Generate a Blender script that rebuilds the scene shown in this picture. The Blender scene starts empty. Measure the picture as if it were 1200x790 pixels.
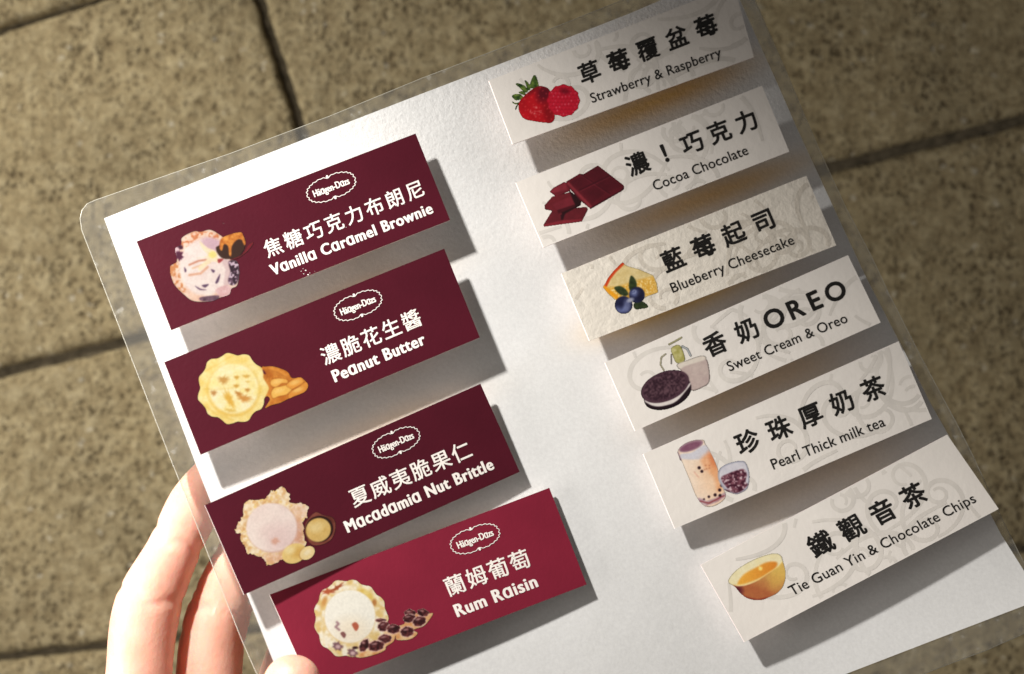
import bpy, bmesh, math, random
import numpy as np
from mathutils import Vector, Matrix
from mathutils.geometry import delaunay_2d_cdt

S = bpy.context.scene
COL = S.collection
# ------------------------------------------------------------------ camera
CAMZ = 0.90                 # height of the lens above the paving (m)
F = 1500.0                  # focal length in pixels of the 1200 px wide photograph
cam = bpy.data.cameras.new('camera'); camo = bpy.data.objects.new('camera', cam); COL.objects.link(camo)
camo.location = (0, 0, CAMZ); S.camera = camo
cam.sensor_width = 36; cam.lens = F / 1200 * 36
cam.clip_start = 0.01; cam.clip_end = 20
cam.dof.use_dof = True; cam.dof.focus_distance = 0.352; cam.dof.aperture_fstop = 19
cam.dof.aperture_blades = 0
# ------------------------------------------------------------------ light
w = bpy.data.worlds.new('World'); S.world = w; w.use_nodes = True
w.node_tree.nodes['Background'].inputs[0].default_value = (1.0, 0.92, 0.84, 1)
w.node_tree.nodes['Background'].inputs[1].default_value = 0.098
def area_light(name, typ, loc, target, energy, color, **kw):
    l = bpy.data.lights.new(name, typ); l.energy = energy; l.color = color
    for k, v in kw.items(): setattr(l, k, v)
    o = bpy.data.objects.new(name, l); COL.objects.link(o); o.location = loc
    o.rotation_euler = (Vector(target) - Vector(loc)).to_track_quat('-Z', 'Y').to_euler()
    return o
SHEETZ = CAMZ - 0.358
area_light('near_spot', 'SPOT', (-0.194, 0.234, SHEETZ + 0.225), (-0.002, -0.170, SHEETZ),
           12.2, (1.0, 0.965, 0.915), spot_size=math.radians(70), spot_blend=1.0, shadow_soft_size=0.011)
area_light('left_fill', 'AREA', (-0.50, -0.16, SHEETZ + 0.26), (-0.12, -0.05, SHEETZ),
           4.6, (1.0, 0.94, 0.87), shape='RECTANGLE', size=0.35, size_y=0.35)  # added soft fill for the left side, its source unseen
area_light('side_spot', 'SPOT', (-1.5, 0.75, 0.95), (-0.46, 0.06, 0),
           138, (1.0, 0.93, 0.81), spot_size=math.radians(33), spot_blend=1.0, shadow_soft_size=0.06)  # unseen spot added to brighten the paving at left
S.view_settings.view_transform = 'Standard'
S.view_settings.look = 'None'
S.view_settings.exposure = 0.0
S.view_settings.gamma = 1.0

# ------------------------------------------------------------------ helpers
def lin(c):
    c = np.asarray(c, float) / 255.0
    return np.where(c <= 0.04045, c / 12.92, ((c + 0.055) / 1.055) ** 2.4)

def depth(px, py):
    """distance of the hand-held sheet along the view axis: tilted, and curling up at its lower right"""
    wv = 335 - 0.080 * (px - 600) + 0.063 * (py - 395)
    a = np.clip((px - 800) / 400, 0, 1.3); b = np.clip((py - 250) / 500, 0, 1.3)
    wv = wv + 14 * a * a * b
    return 0.358 * 335 / wv

def P(px, py, h=0.0, d=None):
    """point in the place for a direction; h = height above the sheet"""
    dd = (depth(px, py) if d is None else d) - h
    return np.array([(px - 600) / F * dd, -(py - 395) / F * dd, CAMZ - dd])

def mesh(name, verts, faces, mat=None, parent=None, smooth=False, loc=None):
    me = bpy.data.meshes.new(name)
    verts = np.asarray(verts, float)
    if parent is not None and loc is None: loc = parent.get('_org')
    if loc is not None: verts = verts - np.array(loc)
    me.from_pydata([tuple(v) for v in verts], [], [tuple(int(i) for i in f) for f in faces])
    me.update()
    o = bpy.data.objects.new(name, me); COL.objects.link(o)
    if parent is not None: o.parent = parent
    elif loc is not None: o.location = loc
    if mat is not None:
        for m in (mat if isinstance(mat, (list, tuple)) else [mat]): me.materials.append(m)
    if smooth: me.shade_smooth()
    return o

def thing(name, label, cat, org, group=None):
    o = bpy.data.objects.new(name, None); COL.objects.link(o); o.location = org
    o.empty_display_size = 0.01
    o['label'] = label; o['category'] = cat; o['_org'] = [float(x) for x in org]
    if group: o['group'] = group
    return o

class NT:
    def __init__(s, name):
        s.m = bpy.data.materials.new(name); s.m.use_nodes = True
        s.t = s.m.node_tree; s.b = s.t.nodes['Principled BSDF']; s.out = s.t.nodes['Material Output']
    def n(s, typ, ins=None, **kw):
        x = s.t.nodes.new(typ)
        for k, v in kw.items(): setattr(x, k, v)
        for k, v in (ins or {}).items():
            if isinstance(v, bpy.types.NodeSocket): s.t.links.new(v, x.inputs[k])
            else: x.inputs[k].default_value = v
        return x
    def set(s, **kw):
        for k, v in kw.items():
            k = k.replace('_', ' ')
            if isinstance(v, bpy.types.NodeSocket): s.t.links.new(v, s.b.inputs[k])
            else: s.b.inputs[k].default_value = v
    def ramp(s, fac, stops):
        r = s.n('ShaderNodeValToRGB', {0: fac})
        e = r.color_ramp.elements
        while len(e) < len(stops): e.new(0.5)
        for q, (p, c) in zip(e, stops): q.position = p; q.color = (*c, 1)
        return r.outputs[0]
    def noise(s, scale, detail=2, rough=.5, dist=0):
        tc = s.n('ShaderNodeTexCoord').outputs['Object']
        return s.n('ShaderNodeTexNoise', {'Vector': tc, 'Scale': scale, 'Detail': detail, 'Roughness': rough, 'Distortion': dist}).outputs[0]
    def bump(s, h, strength, dist, normal=None):
        i = {'Height': h, 'Strength': strength, 'Distance': dist}
        if normal is not None: i['Normal'] = normal
        return s.n('ShaderNodeBump', i).outputs[0]
    def mix(s, f, a, b, typ='MIX'):
        x = s.n('ShaderNodeMix', data_type='RGBA', blend_type=typ)
        for k, v in ((0, f), (6, a), (7, b)):
            if isinstance(v, bpy.types.NodeSocket): s.t.links.new(v, x.inputs[k])
            else: x.inputs[k].default_value = v if k == 0 else (*v, 1)
        return x.outputs[2]
    def math(s, op, a, b=0.0):
        return s.n('ShaderNodeMath', {0: a, 1: b}, operation=op).outputs[0]

# ------------------------------------------------------------------ materials
def mat_stone():
    t = NT('sandblasted_stone')
    n1 = t.noise(9, 3, .6); n2 = t.noise(90, 5, .7); n4 = t.noise(420, 2, .5)
    tc = t.n('ShaderNodeTexCoord').outputs['Object']
    wrp = t.n('ShaderNodeTexNoise', {'Vector': tc, 'Scale': 160.0, 'Detail': 2.0}).outputs['Color']
    co = t.n('ShaderNodeVectorMath', {0: tc, 1: t.n('ShaderNodeVectorMath', {0: wrp, 3: .008}, operation='SCALE').outputs[0]}, operation='ADD').outputs[0]
    def pores(scale, size, share):
        v = t.n('ShaderNodeTexVoronoi', {'Vector': co, 'Scale': scale})
        r = t.n('ShaderNodeSeparateColor', {0: v.outputs['Color']}).outputs[0]
        keep = t.math('LESS_THAN', r, share)
        d = t.n('ShaderNodeMapRange', {'Value': v.outputs['Distance'], 'From Min': size * .35, 'From Max': size, 'To Min': 1.0, 'To Max': 0.0}).outputs[0]
        return t.math('MULTIPLY', d, keep)
    pit = t.math('MAXIMUM', pores(150, .46, .50), pores(270, .48, .50))
    chip = pores(140, .38, .10)
    base = t.ramp(n2, [(.30, (.205, .158, .088)), (.50, (.330, .272, .160)), (.66, (.44, .375, .238))])
    c = t.mix(1.0, base, t.ramp(n1, [(.3, (.84, .84, .83)), (.7, (1.06, 1.05, 1.02))]), 'MULTIPLY')
    pit = t.math('MULTIPLY', pit, t.ramp(t.noise(16, 2, .5), [(.35, (.30, .30, .30)), (.62, (1, 1, 1))]))
    c = t.mix(t.math('MULTIPLY', pit, .8), c, (.085, .062, .032))
    c = t.mix(t.math('MULTIPLY', chip, .6), c, (.60, .56, .45))
    c = t.mix(1.0, c, t.ramp(n4, [(.3, (.80, .80, .80)), (.7, (1.15, 1.15, 1.15))]), 'MULTIPLY')
    h = t.math('SUBTRACT', t.math('MULTIPLY', n2, 1.6), t.math('MULTIPLY', pit, .8))
    t.set(Base_Color=c, Roughness=.85, Normal=t.bump(h, .8, .0026))
    t.b.inputs['Specular IOR Level'].default_value = .25
    return t.m
def mat_simple(name, col, rough=.5, spec=.5, coat=0, nscale=0, namt=.06, bscale=0, bdist=.0001, bstr=.5):
    t = NT(name)
    if nscale:
        n = t.noise(nscale, 3, .55)
        lo = tuple(x * (1 - namt) for x in col); hi = tuple(min(1, x * (1 + namt)) for x in col)
        t.set(Base_Color=t.ramp(n, [(.3, lo), (.7, hi)]))
    else: t.set(Base_Color=(*col, 1))
    t.set(Roughness=rough); t.b.inputs['Specular IOR Level'].default_value = spec
    t.b.inputs['Coat Weight'].default_value = coat
    if bscale: t.set(Normal=t.bump(t.noise(bscale, 4, .6), bstr, bdist))
    return t.m
def mat_paper():
    t = NT('laminated_paper')
    st = t.n('ShaderNodeAttribute', attribute_name='gap_glow').outputs['Color']
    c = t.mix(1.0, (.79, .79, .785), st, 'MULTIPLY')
    n = t.noise(26, 3, .5)
    c = t.mix(1.0, c, t.ramp(n, [(.3, (.96, .96, .955)), (.7, (1, 1, 1))]), 'MULTIPLY')
    c = t.mix(1.0, c, t.ramp(t.noise(1000, 3, .7), [(.3, (.93, .93, .93)), (.7, (1.04, 1.04, 1.04))]), 'MULTIPLY')
    up = t.n('ShaderNodeAttribute', attribute_name='embossing').outputs['Fac']
    h = t.math('MULTIPLY', t.noise(620, 4, .65), up)
    h = t.math('ADD', h, t.math('MULTIPLY', t.noise(60, 2, .5), .9))
    t.set(Base_Color=c, Roughness=.42, Normal=t.bump(h, .5, .0005))
    t.b.inputs['Coat Weight'].default_value = .35; t.b.inputs['Coat Roughness'].default_value = .22
    return t.m
def mat_film():
    t = NT('clear_plastic_film')
    tr = t.n('ShaderNodeBsdfTransparent', {0: (.975, .975, .96, 1)})
    df = t.n('ShaderNodeBsdfDiffuse', {0: (.70, .69, .64, 1)})
    gl = t.n('ShaderNodeBsdfGlossy', {0: (1, 1, 1, 1), 'Roughness': .22, 'Normal': t.bump(t.noise(60, 3, .6), .4, .0008)})
    scr = t.ramp(t.noise(340, 2, .4), [(.50, (.075, .075, .075)), (.66, (.095, .095, .095)), (.74, (.25, .25, .25))])
    m1 = t.n('ShaderNodeMixShader', {0: scr, 1: tr.outputs[0], 2: df.outputs[0]})
    fr = t.n('ShaderNodeFresnel', {0: 1.5})
    m2 = t.n('ShaderNodeMixShader', {0: t.math('MULTIPLY', fr.outputs[0], .9), 1: m1.outputs[0], 2: gl.outputs[0]})
    t.t.links.new(m2.outputs[0], t.out.inputs[0])
    return t.m
def mat_print():
    t = NT('printed_picture_ink')
    c = t.n('ShaderNodeAttribute', attribute_name='ink').outputs['Color']
    t.set(Base_Color=c, Roughness=.45); t.b.inputs['Specular IOR Level'].default_value = .35
    return t.m
def mat_skin():
    t = NT('skin')
    n = t.noise(75, 4, .6)
    c = t.ramp(n, [(.3, (.80, .41, .30)), (.7, (.90, .54, .42))])
    h = t.math('ADD', t.noise(900, 3, .6), t.math('MULTIPLY', t.noise(260, 3, .6), 1.3))
    t.set(Base_Color=c, Roughness=.46, Normal=t.bump(h, .32, .0004))
    t.b.inputs['Subsurface Weight'].default_value = .55
    t.b.inputs['Subsurface Radius'].default_value = (1.0, .24, .10)
    t.b.inputs['Subsurface Scale'].default_value = .008
    return t.m

M_STONE = mat_stone()
M_GROUT = mat_simple('joint_grit', (.105, .088, .06), .95, .1, nscale=180, namt=.4, bscale=300, bdist=.002)
M_PAPER = mat_paper()
M_FILM = mat_film()
M_FILMEDGE = mat_simple('film_cut_edge', (.55, .53, .45), .25, .8)
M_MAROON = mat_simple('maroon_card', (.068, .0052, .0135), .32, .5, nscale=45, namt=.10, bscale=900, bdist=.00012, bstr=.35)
M_MAROON_LIT = mat_simple('maroon_card_lit', (.195, .0135, .032), .34, .42, nscale=45, namt=.10, bscale=900, bdist=.00012, bstr=.35)  # maroon copy made redder: stronger light on the lowest card put into colour
M_EDGE = mat_simple('card_cut_edge', (.80, .70, .68), .7, .3)
M_CREAM = mat_simple('cream_card', (.80, .755, .705), .5, .4, nscale=70, namt=.035, bscale=420, bdist=.0002, bstr=.35)
M_CRUMPLE = mat_simple('crinkled_cream_card', (.77, .715, .63), .38, .6, nscale=300, namt=.06, bscale=520, bdist=.0004, bstr=.55)
M_SCROLL = mat_simple('pale_grey_ink', (.695, .655, .605), .5, .4, nscale=150, namt=.06, bscale=420, bdist=.0002, bstr=.35)
M_SCROLL2 = mat_simple('pale_grey_ink_crinkled', (.645, .59, .51), .4, .6, nscale=300, namt=.06, bscale=520, bdist=.0004, bstr=.55)
M_WHITEINK = mat_simple('white_ink', (.86, .81, .76), .5, .4, nscale=500, namt=.03)
M_BLACKINK = mat_simple('black_ink', (.012, .011, .010), .45, .4, nscale=500, namt=.3)
M_FOAM = mat_simple('foam_tape', (.70, .52, .28), .8, .2)
M_PRINT = mat_print()
M_SKIN = mat_skin()

# ------------------------------------------------------------------ paving
def floor_pt(px, py, z=0.0):
    d = CAMZ - z
    return np.array([(px - 600) / F * d, -(py - 395) / F * d, z])
g = np.array([floor_pt(-2600, 2600, -.0085), floor_pt(3800, 2600, -.0085), floor_pt(3800, -1900, -.0085), floor_pt(-2600, -1900, -.0085)])
flo = mesh('floor', g, [(0, 1, 2, 3)], M_GROUT, loc=(0, 0, 0)); flo['kind'] = 'structure'
def vnoise2(x, y, seed):
    xi = np.floor(x).astype(int); yi = np.floor(y).astype(int); fx = x - xi; fy = y - yi
    fx = fx * fx * (3 - 2 * fx); fy = fy * fy * (3 - 2 * fy)
    def hsh(a, b):
        k = (a.astype(np.int64) * 374761393 + b.astype(np.int64) * 668265263 + seed * 1442695041) & 0xffffffff
        k = ((k ^ (k >> 13)) * 1274126177) & 0xffffffff
        return ((k ^ (k >> 16)) & 0xffff) / 65535.0
    return (hsh(xi, yi) * (1 - fx) * (1 - fy) + hsh(xi + 1, yi) * fx * (1 - fy) + hsh(xi, yi + 1) * (1 - fx) * fy + hsh(xi + 1, yi + 1) * fx * fy)
def fbm(x, y, seed, octv=3):
    r = 0; a = .5; t = 0
    for i in range(octv):
        r = r + a * vnoise2(x * 2 ** i, y * 2 ** i, seed + i); t += a; a *= .5
    return r / t
def slab(q, nx, ny, seed):
    """one paving stone between four corners (photo directions), worn uneven edges, pitted top"""
    A, B, C, D = [floor_pt(*p)[:2] for p in q]      # TL TR BR BL
    u = np.linspace(0, 1, nx + 1); v = np.linspace(0, 1, ny + 1)
    u = .5 - .5 * np.cos(np.pi * u) * (1 - .0) ; U, V = np.meshgrid(u, v)
    X = (A[0] * (1 - U) + B[0] * U) * (1 - V) + (D[0] * (1 - U) + C[0] * U) * V
    Y = (A[1] * (1 - U) + B[1] * U) * (1 - V) + (D[1] * (1 - U) + C[1] * U) * V
    L = np.linalg.norm(B - A); H = np.linalg.norm(D - A)
    du = np.minimum(U, 1 - U) * L; dv = np.minimum(V, 1 - V) * H
    e = np.minimum(du, dv)
    Z = -.0030 * np.exp(-(e / .0016)) + (fbm(X * 60, Y * 60, seed) - .5) * .0016 + (fbm(X * 260, Y * 260, seed + 9) - .5) * .0014
    wob = (fbm(X * 150, Y * 150, seed + 5) - .5) * .0028
    cx, cy = X.mean(), Y.mean(); k = np.exp(-e / .004)
    r = np.hypot(X - cx, Y - cy) + 1e-6
    X = X + (X - cx) / r * wob * k; Y = Y + (Y - cy) / r * wob * k
    vs = np.stack([X.ravel(), Y.ravel(), Z.ravel()], 1)
    idx = np.arange((nx + 1) * (ny + 1)).reshape(ny + 1, nx + 1)
    fs = [(idx[j + 1, i], idx[j + 1, i + 1], idx[j, i + 1], idx[j, i]) for j in range(ny) for i in range(nx)]
    rim = list(idx[0, :]) + list(idx[1:, -1]) + list(idx[-1, ::-1][1:]) + list(idx[::-1, 0][1:-1])
    n0 = len(vs); low = vs[rim].copy(); low[:, 2] = -.0084
    vs = np.vstack([vs, low]); m = len(rim)
    fs += [(rim[i], rim[(i + 1) % m], n0 + (i + 1) % m, n0 + i) for i in range(m)]
    o = mesh('paving_slab', vs, fs, M_STONE, flo, smooth=True, loc=(0, 0, 0))
    return o
l1 = lambda x: 35 - .315 * x
l2 = lambda x: 437 - .247 * x
l3 = lambda x: 772 - .106 * x
l4 = lambda x: 1190 - .02 * x
def xat(line, x0):        # cross joints lean by .34 : solve x along the joint from its x at line l1
    x = x0
    for _ in range(30): x = x0 + .345 * (line(x) - l1(x0))
    return x
def row(la, lb, xs, ga, gb, seed):
    out = []
    for i in range(len(xs) - 1):
        (a0, b0), (a1, b1) = xs[i], xs[i + 1]
        gg = 6.5
        q = [(a0 + gg, la(a0) + ga), (a1 - gg, la(a1) + ga), (b1 - gg, lb(b1) - gb), (b0 + gg, lb(b0) - gb)]
        slab(q, 150, 80, seed + i)
l0 = lambda x: -370 - .38 * x
row(l0, l1, [(-620, -560), (560, 420), (1500, 1440)], 5, 5, 10)
row(l1, l2, [(-560, -430), (287, 411), (1240, 1400), (2100, 2260)], 5, 6.5, 20)
row(l2, l3, [(-560, -430), (640, 772), (1500, 1660)], 6.5, 6, 30)
row(l3, l4, [(-600, -500), (440, 560), (1500, 1660)], 5, 5, 40)

# ------------------------------------------------------------------ laminated sheet
PAPER = [(122, 256), (228, 540), (321, 777), (408, 1010),                       # left edge, down
         (700, 901), (991, 790), (1100, 748), (1221, 702),                      # bottom edge
         (1200, 669), (1173, 626), (1140, 563), (1111, 509), (1090, 472), (1064, 420), (1014, 323), (974, 237), (932, 146), (911, 98), (867, 0), (852, -33),
         (740, 15), (620, 62), (494, 110), (370, 158), (250, 205)]
FILM = [(111, 235), (102, 239), (96, 247), (94, 256), (96, 270), (150, 409), (201, 540), (211, 565), (283, 749), (302, 792), (388, 1020), (396, 1034), (410, 1038),
        (700, 928), (1000, 822), (1110, 779), (1156, 762), (1226, 731), (1232, 722), (1229, 712),
        (1199, 658), (1176, 612), (1140, 534), (1124, 502), (1102, 461), (1080, 420), (1042, 345), (1021, 300), (991, 243), (964, 184), (943, 136), (924, 90), (902, 40), (885, 0), (870, -38), (862, -52), (850, -56),
        (730, 0), (620, 44), (494, 92), (387, 136), (270, 180), (177, 212)]
def sheet_mesh(name, outline, h0, h1, step, mat, parent):
    pts = [Vector(p) for p in outline]
    dense = []
    for i, p in enumerate(pts):
        q = pts[(i + 1) % len(pts)]; k = max(1, int((q - p).length / 14))
        dense += [p.lerp(q, j / k) for j in range(k)]
    nb = len(dense); xs = [p.x for p in dense]; ys = [p.y for p in dense]
    inner = []
    def inside(x, y):
        c = False
        for i in range(nb):
            a, b = dense[i], dense[i - 1]
            if (a.y > y) != (b.y > y) and x < (b.x - a.x) * (y - a.y) / (b.y - a.y) + a.x: c = not c
        return c
    D = np.array([(p.x, p.y) for p in dense])
    for x in np.arange(min(xs), max(xs), step):
        for y in np.arange(min(ys), max(ys), step):
            if np.min(np.hypot(D[:, 0] - x, D[:, 1] - y)) > step * .5 and inside(x, y): inner.append(Vector((x, y)))
    V, E_, Fc, *_ = delaunay_2d_cdt(dense + inner, [], [list(range(nb))], 1, 1e-4)
    n = len(V)
    A = np.array([(p.x, p.y) for p in V])
    top = np.array([P(x, y, h1) for x, y in A]); bot = np.array([P(x, y, h0) for x, y in A])
    fs = []
    edges = {}
    for f in Fc:
        f = list(f)
        a, b, c = [top[i] for i in f[:3]]
        if np.cross(b - a, c - a)[2] < 0: f = f[::-1]
        fs.append(tuple(f)); fs.append(tuple(i + n for i in f[::-1]))
        for i in range(len(f)):
            e = (f[i], f[(i + 1) % len(f)]); edges[e] = 1
    for (a, b) in list(edges):
        if (b, a) not in edges: fs.append((b, a, a + n, b + n))
    o = mesh(name, np.vstack([top, bot]), fs, mat, parent)
    return o, A, n
ORG = P(300, 760)
sheet = thing('laminated_sheet', 'white paper in clear laminating film carrying ten flavour cards, held in a hand', 'laminated sheet', ORG)
film, _, _ = sheet_mesh('plastic_film', FILM, -.0006, -.0003, 26, M_FILM, sheet)
paper, PA, PN = sheet_mesh('paper', PAPER, -.0002, 0.0, 9, M_PAPER, sheet)
# warm glow in the gaps between cards, painted into the paper colour, plus emboss strength
def glow_field(px, py):
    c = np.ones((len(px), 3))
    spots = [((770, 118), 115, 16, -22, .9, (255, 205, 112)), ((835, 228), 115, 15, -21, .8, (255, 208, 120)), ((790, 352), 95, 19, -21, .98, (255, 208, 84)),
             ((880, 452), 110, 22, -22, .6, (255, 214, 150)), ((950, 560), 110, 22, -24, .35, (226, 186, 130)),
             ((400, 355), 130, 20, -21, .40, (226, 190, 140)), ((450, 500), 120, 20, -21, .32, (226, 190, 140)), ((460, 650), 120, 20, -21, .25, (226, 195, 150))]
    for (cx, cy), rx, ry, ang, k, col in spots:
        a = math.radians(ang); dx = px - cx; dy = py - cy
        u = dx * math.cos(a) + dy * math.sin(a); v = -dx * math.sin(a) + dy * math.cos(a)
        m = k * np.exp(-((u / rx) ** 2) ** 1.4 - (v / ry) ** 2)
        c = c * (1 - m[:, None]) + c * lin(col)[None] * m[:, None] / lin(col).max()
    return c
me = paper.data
ca = me.color_attributes.new('gap_glow', 'FLOAT_COLOR', 'POINT')
glow_rgb = glow_field(PA[:, 0], PA[:, 1]); emb = np.clip(1.25 - np.clip(PA[:, 1] - .4 * (600 - PA[:, 0]) * 0 - 60, 0, 900) / 300, .18, 1.1)
full = np.ones((len(me.vertices), 4)); full[:PN, :3] = glow_rgb; full[PN:2 * PN, :3] = glow_rgb
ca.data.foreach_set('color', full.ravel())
ee = np.ones(len(me.vertices)); ee[:PN] = emb; ea = me.attributes.new('embossing', 'FLOAT', 'POINT'); ea.data.foreach_set('value', ee)

def tube(name, pts, r, mat, parent, closed=False, k=6):
    pts = np.array(pts); n = len(pts); vs = []; fs = []
    for i in range(n):
        t = pts[(i + 1) % n] - pts[i - 1] if closed else pts[min(i + 1, n - 1)] - pts[max(i - 1, 0)]
        t = t / np.linalg.norm(t); s = np.cross(t, [0, 0, 1]); s /= np.linalg.norm(s); b = np.cross(s, t)
        for j in range(k):
            a = 2 * math.pi * j / k; vs.append(pts[i] + r * (math.cos(a) * s + math.sin(a) * b))
    for i in range(n if closed else n - 1):
        for j in range(k):
            a = i * k + j; b_ = i * k + (j + 1) % k; c = ((i + 1) % n) * k + (j + 1) % k; d = ((i + 1) % n) * k + j
            fs.append((a, b_, c, d))
    return mesh(name, vs, fs, mat, parent, smooth=True)
dense = []
for i, p in enumerate(FILM):
    q = FILM[(i + 1) % len(FILM)]
    kk = max(1, int(math.hypot(q[0] - p[0], q[1] - p[1]) / 25))
    for j in range(kk): dense.append(P(p[0] + (q[0] - p[0]) * j / kk, p[1] + (q[1] - p[1]) * j / kk, -.00045))
tube('film_edge', dense, .0001, M_FILMEDGE, sheet, closed=True)

# ------------------------------------------------------------------ card machinery
class Card:
    def __init__(s, corners, heights, bow, name, label, group, mats):
        s.c = np.array(corners, float)          # TL TR BR BL in photo directions
        s.K = np.array([P(x, y, h * .001) for (x, y), h in zip(corners, heights)])
        nrm = np.cross(s.K[3] - s.K[0], s.K[1] - s.K[0]); s.n = nrm / np.linalg.norm(nrm)
        if s.n[2] < 0: s.n = -s.n
        s.bow = bow
        s.root = thing(name, label, 'flavour card', s.at(.5, .5, -.0006), group)
        s.mats = mats
    def at(s, u, v, off=0.0):
        u = np.asarray(u, float)[..., None]; v = np.asarray(v, float)[..., None]
        p = (s.K[0] * (1 - u) + s.K[1] * u) * (1 - v) + (s.K[3] * (1 - u) + s.K[2] * u) * v
        return p + s.n * (off + s.bow * 4 * (u * (1 - u) - .0))
    def proj(s, p):
        d = CAMZ - p[..., 2]
        return np.stack([600 + p[..., 0] / d * F, 395 - p[..., 1] / d * F], -1)
    def uv(s, px, py):
        """where the view direction meets the card"""
        T = np.stack([np.asarray(px, float), np.asarray(py, float)], -1)
        U = np.full(T.shape[:-1], .5); V = np.full(T.shape[:-1], .5)
        for _ in range(6):
            e = 1e-4
            p0 = s.proj(s.at(U, V)); pu = (s.proj(s.at(U + e, V)) - p0) / e; pv = (s.proj(s.at(U, V + e)) - p0) / e
            r = T - p0; det = pu[..., 0] * pv[..., 1] - pu[..., 1] * pv[..., 0]
            U = U + (r[..., 0] * pv[..., 1] - r[..., 1] * pv[..., 0]) / det
            V = V + (pu[..., 0] * r[..., 1] - pu[..., 1] * r[..., 0]) / det
        return U, V
    def on(s, px, py, off): 
        U, V = s.uv(px, py); return s.at(U, V, off)
    def board(s):
        nx, ny = 28, 8
        U, V = np.meshgrid(np.linspace(0, 1, nx + 1), np.linspace(0, 1, ny + 1))
        top = s.at(U, V, 0).reshape(-1, 3); bot = s.at(U, V, -.00055).reshape(-1, 3); n = len(top)
        idx = np.arange(n).reshape(ny + 1, nx + 1); fs = []
        for j in range(ny):
            for i in range(nx):
                fs.append((idx[j + 1, i], idx[j + 1, i + 1], idx[j, i + 1], idx[j, i]))
        nt = len(fs)
        fs += [tuple(a + n for a in f[::-1]) for f in fs]
        rim = list(idx[0, :]) + list(idx[1:, -1]) + list(idx[-1, ::-1][1:]) + list(idx[::-1, 0][1:-1]); m = len(rim)
        fs += [(rim[i], rim[(i + 1) % m], rim[(i + 1) % m] + n, rim[i] + n) for i in range(m)]
        o = mesh('board', np.vstack([top, bot]), fs, [s.mats[0], M_EDGE], s.root)
        for i, p in enumerate(o.data.polygons):
            p.material_index = 0 if i < nt else 1
        # foam tape pads that carry the card
        for u0, u1 in ((.20, .36), (.62, .78)):
            q = [(u0, .25), (u1, .25), (u1, .72), (u0, .72)]
            a = np.array([s.at(u, v, -.0006) for u, v in q]); b = []
            for p in a:
                pr = s.proj(p); 
                # straight down the card's normal to just above the sheet
                t = 0.0
                for k in range(60):
                    pp = p - s.n * t; x, y = s.proj(pp)
                    if CAMZ - pp[2] >= depth(x, y) - .0001: break
                    t += .0002
                b.append(pp)
            b = np.array(b)
            mesh('foam_pad', np.vstack([a, b]), [(0, 3, 2, 1), (4, 5, 6, 7), (0, 1, 5, 4), (1, 2, 6, 5), (2, 3, 7, 6), (3, 0, 4, 7)], M_FOAM, s.root)

_gl = {}
def glyphs(body, offset=0.0, ls=1.0):
    key = (body, offset, ls)
    if key in _gl: return _gl[key]
    c = bpy.data.curves.new('t', 'FONT'); c.body = body; c.size = 1; c.offset = offset; c.resolution_u = 4; c.space_character = ls
    o = bpy.data.objects.new('t', c); COL.objects.link(o)
    dg = bpy.context.evaluated_depsgraph_get()
    m = bpy.data.meshes.new_from_object(o.evaluated_get(dg))
    v = np.array([tuple(x.co) for x in m.vertices]); f = [tuple(p.vertices) for p in m.polygons]
    bpy.data.objects.remove(o); bpy.data.curves.remove(c); bpy.data.meshes.remove(m)
    _gl[key] = (v, f); return v, f

def cjk_line(card, chars, c0, c1, em, weight, mat, name='chinese_lettering', pos=None, latin=None):
    """characters spaced evenly between two centres"""
    c0 = np.array(c0, float); c1 = np.array(c1, float); n = len(chars)
    ex = (c1 - c0) / np.linalg.norm(c1 - c0)
    up = card.c[0] - card.c[3]; up2 = card.c[1] - card.c[2]
    ey = up / np.linalg.norm(up) * .5 + up2 / np.linalg.norm(up2) * .5; ey = ey / np.linalg.norm(ey)
    V = []; Fs = []
    for i, ch in enumerate(chars):
        wch = '！' if ch == '!' else ch
        v, f = glyphs(wch, .006 if ch == '莓' else 0.0)
        if ord(ch) > 500: x = v[:, 0] - .5; y = v[:, 1] - .38; k = em
        elif ch == '!': x = v[:, 0] - v[:, 0].mean(); y = v[:, 1] - .38; k = em
        else: x = (v[:, 0] - (v[:, 0].max() + v[:, 0].min()) / 2) * 1.02; y = v[:, 1] - .36; k = em * 1.1
        t = i / (n - 1) if pos is None else pos[i]
        c = c0 + (c1 - c0) * t
        px = c[0] + (x * ex[0] + y * ey[0]) * k; py = c[1] + (x * ex[1] + y * ey[1]) * k
        wt = weight * (1.25 if ch.isascii() else 1); sh = [(math.cos(a) * wt * em, math.sin(a) * wt * em) for a in np.arange(8) * math.pi / 4 + .2]
        for z, (dx, dy) in enumerate(sh):
            b = sum(len(a) for a in V); V.append(card.on(px + dx, py + dy, .00006 + z * .000004)); Fs += [tuple(a + b for a in q) for q in f]
    return mesh(name, np.vstack(V), Fs, mat, card.root)

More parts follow.
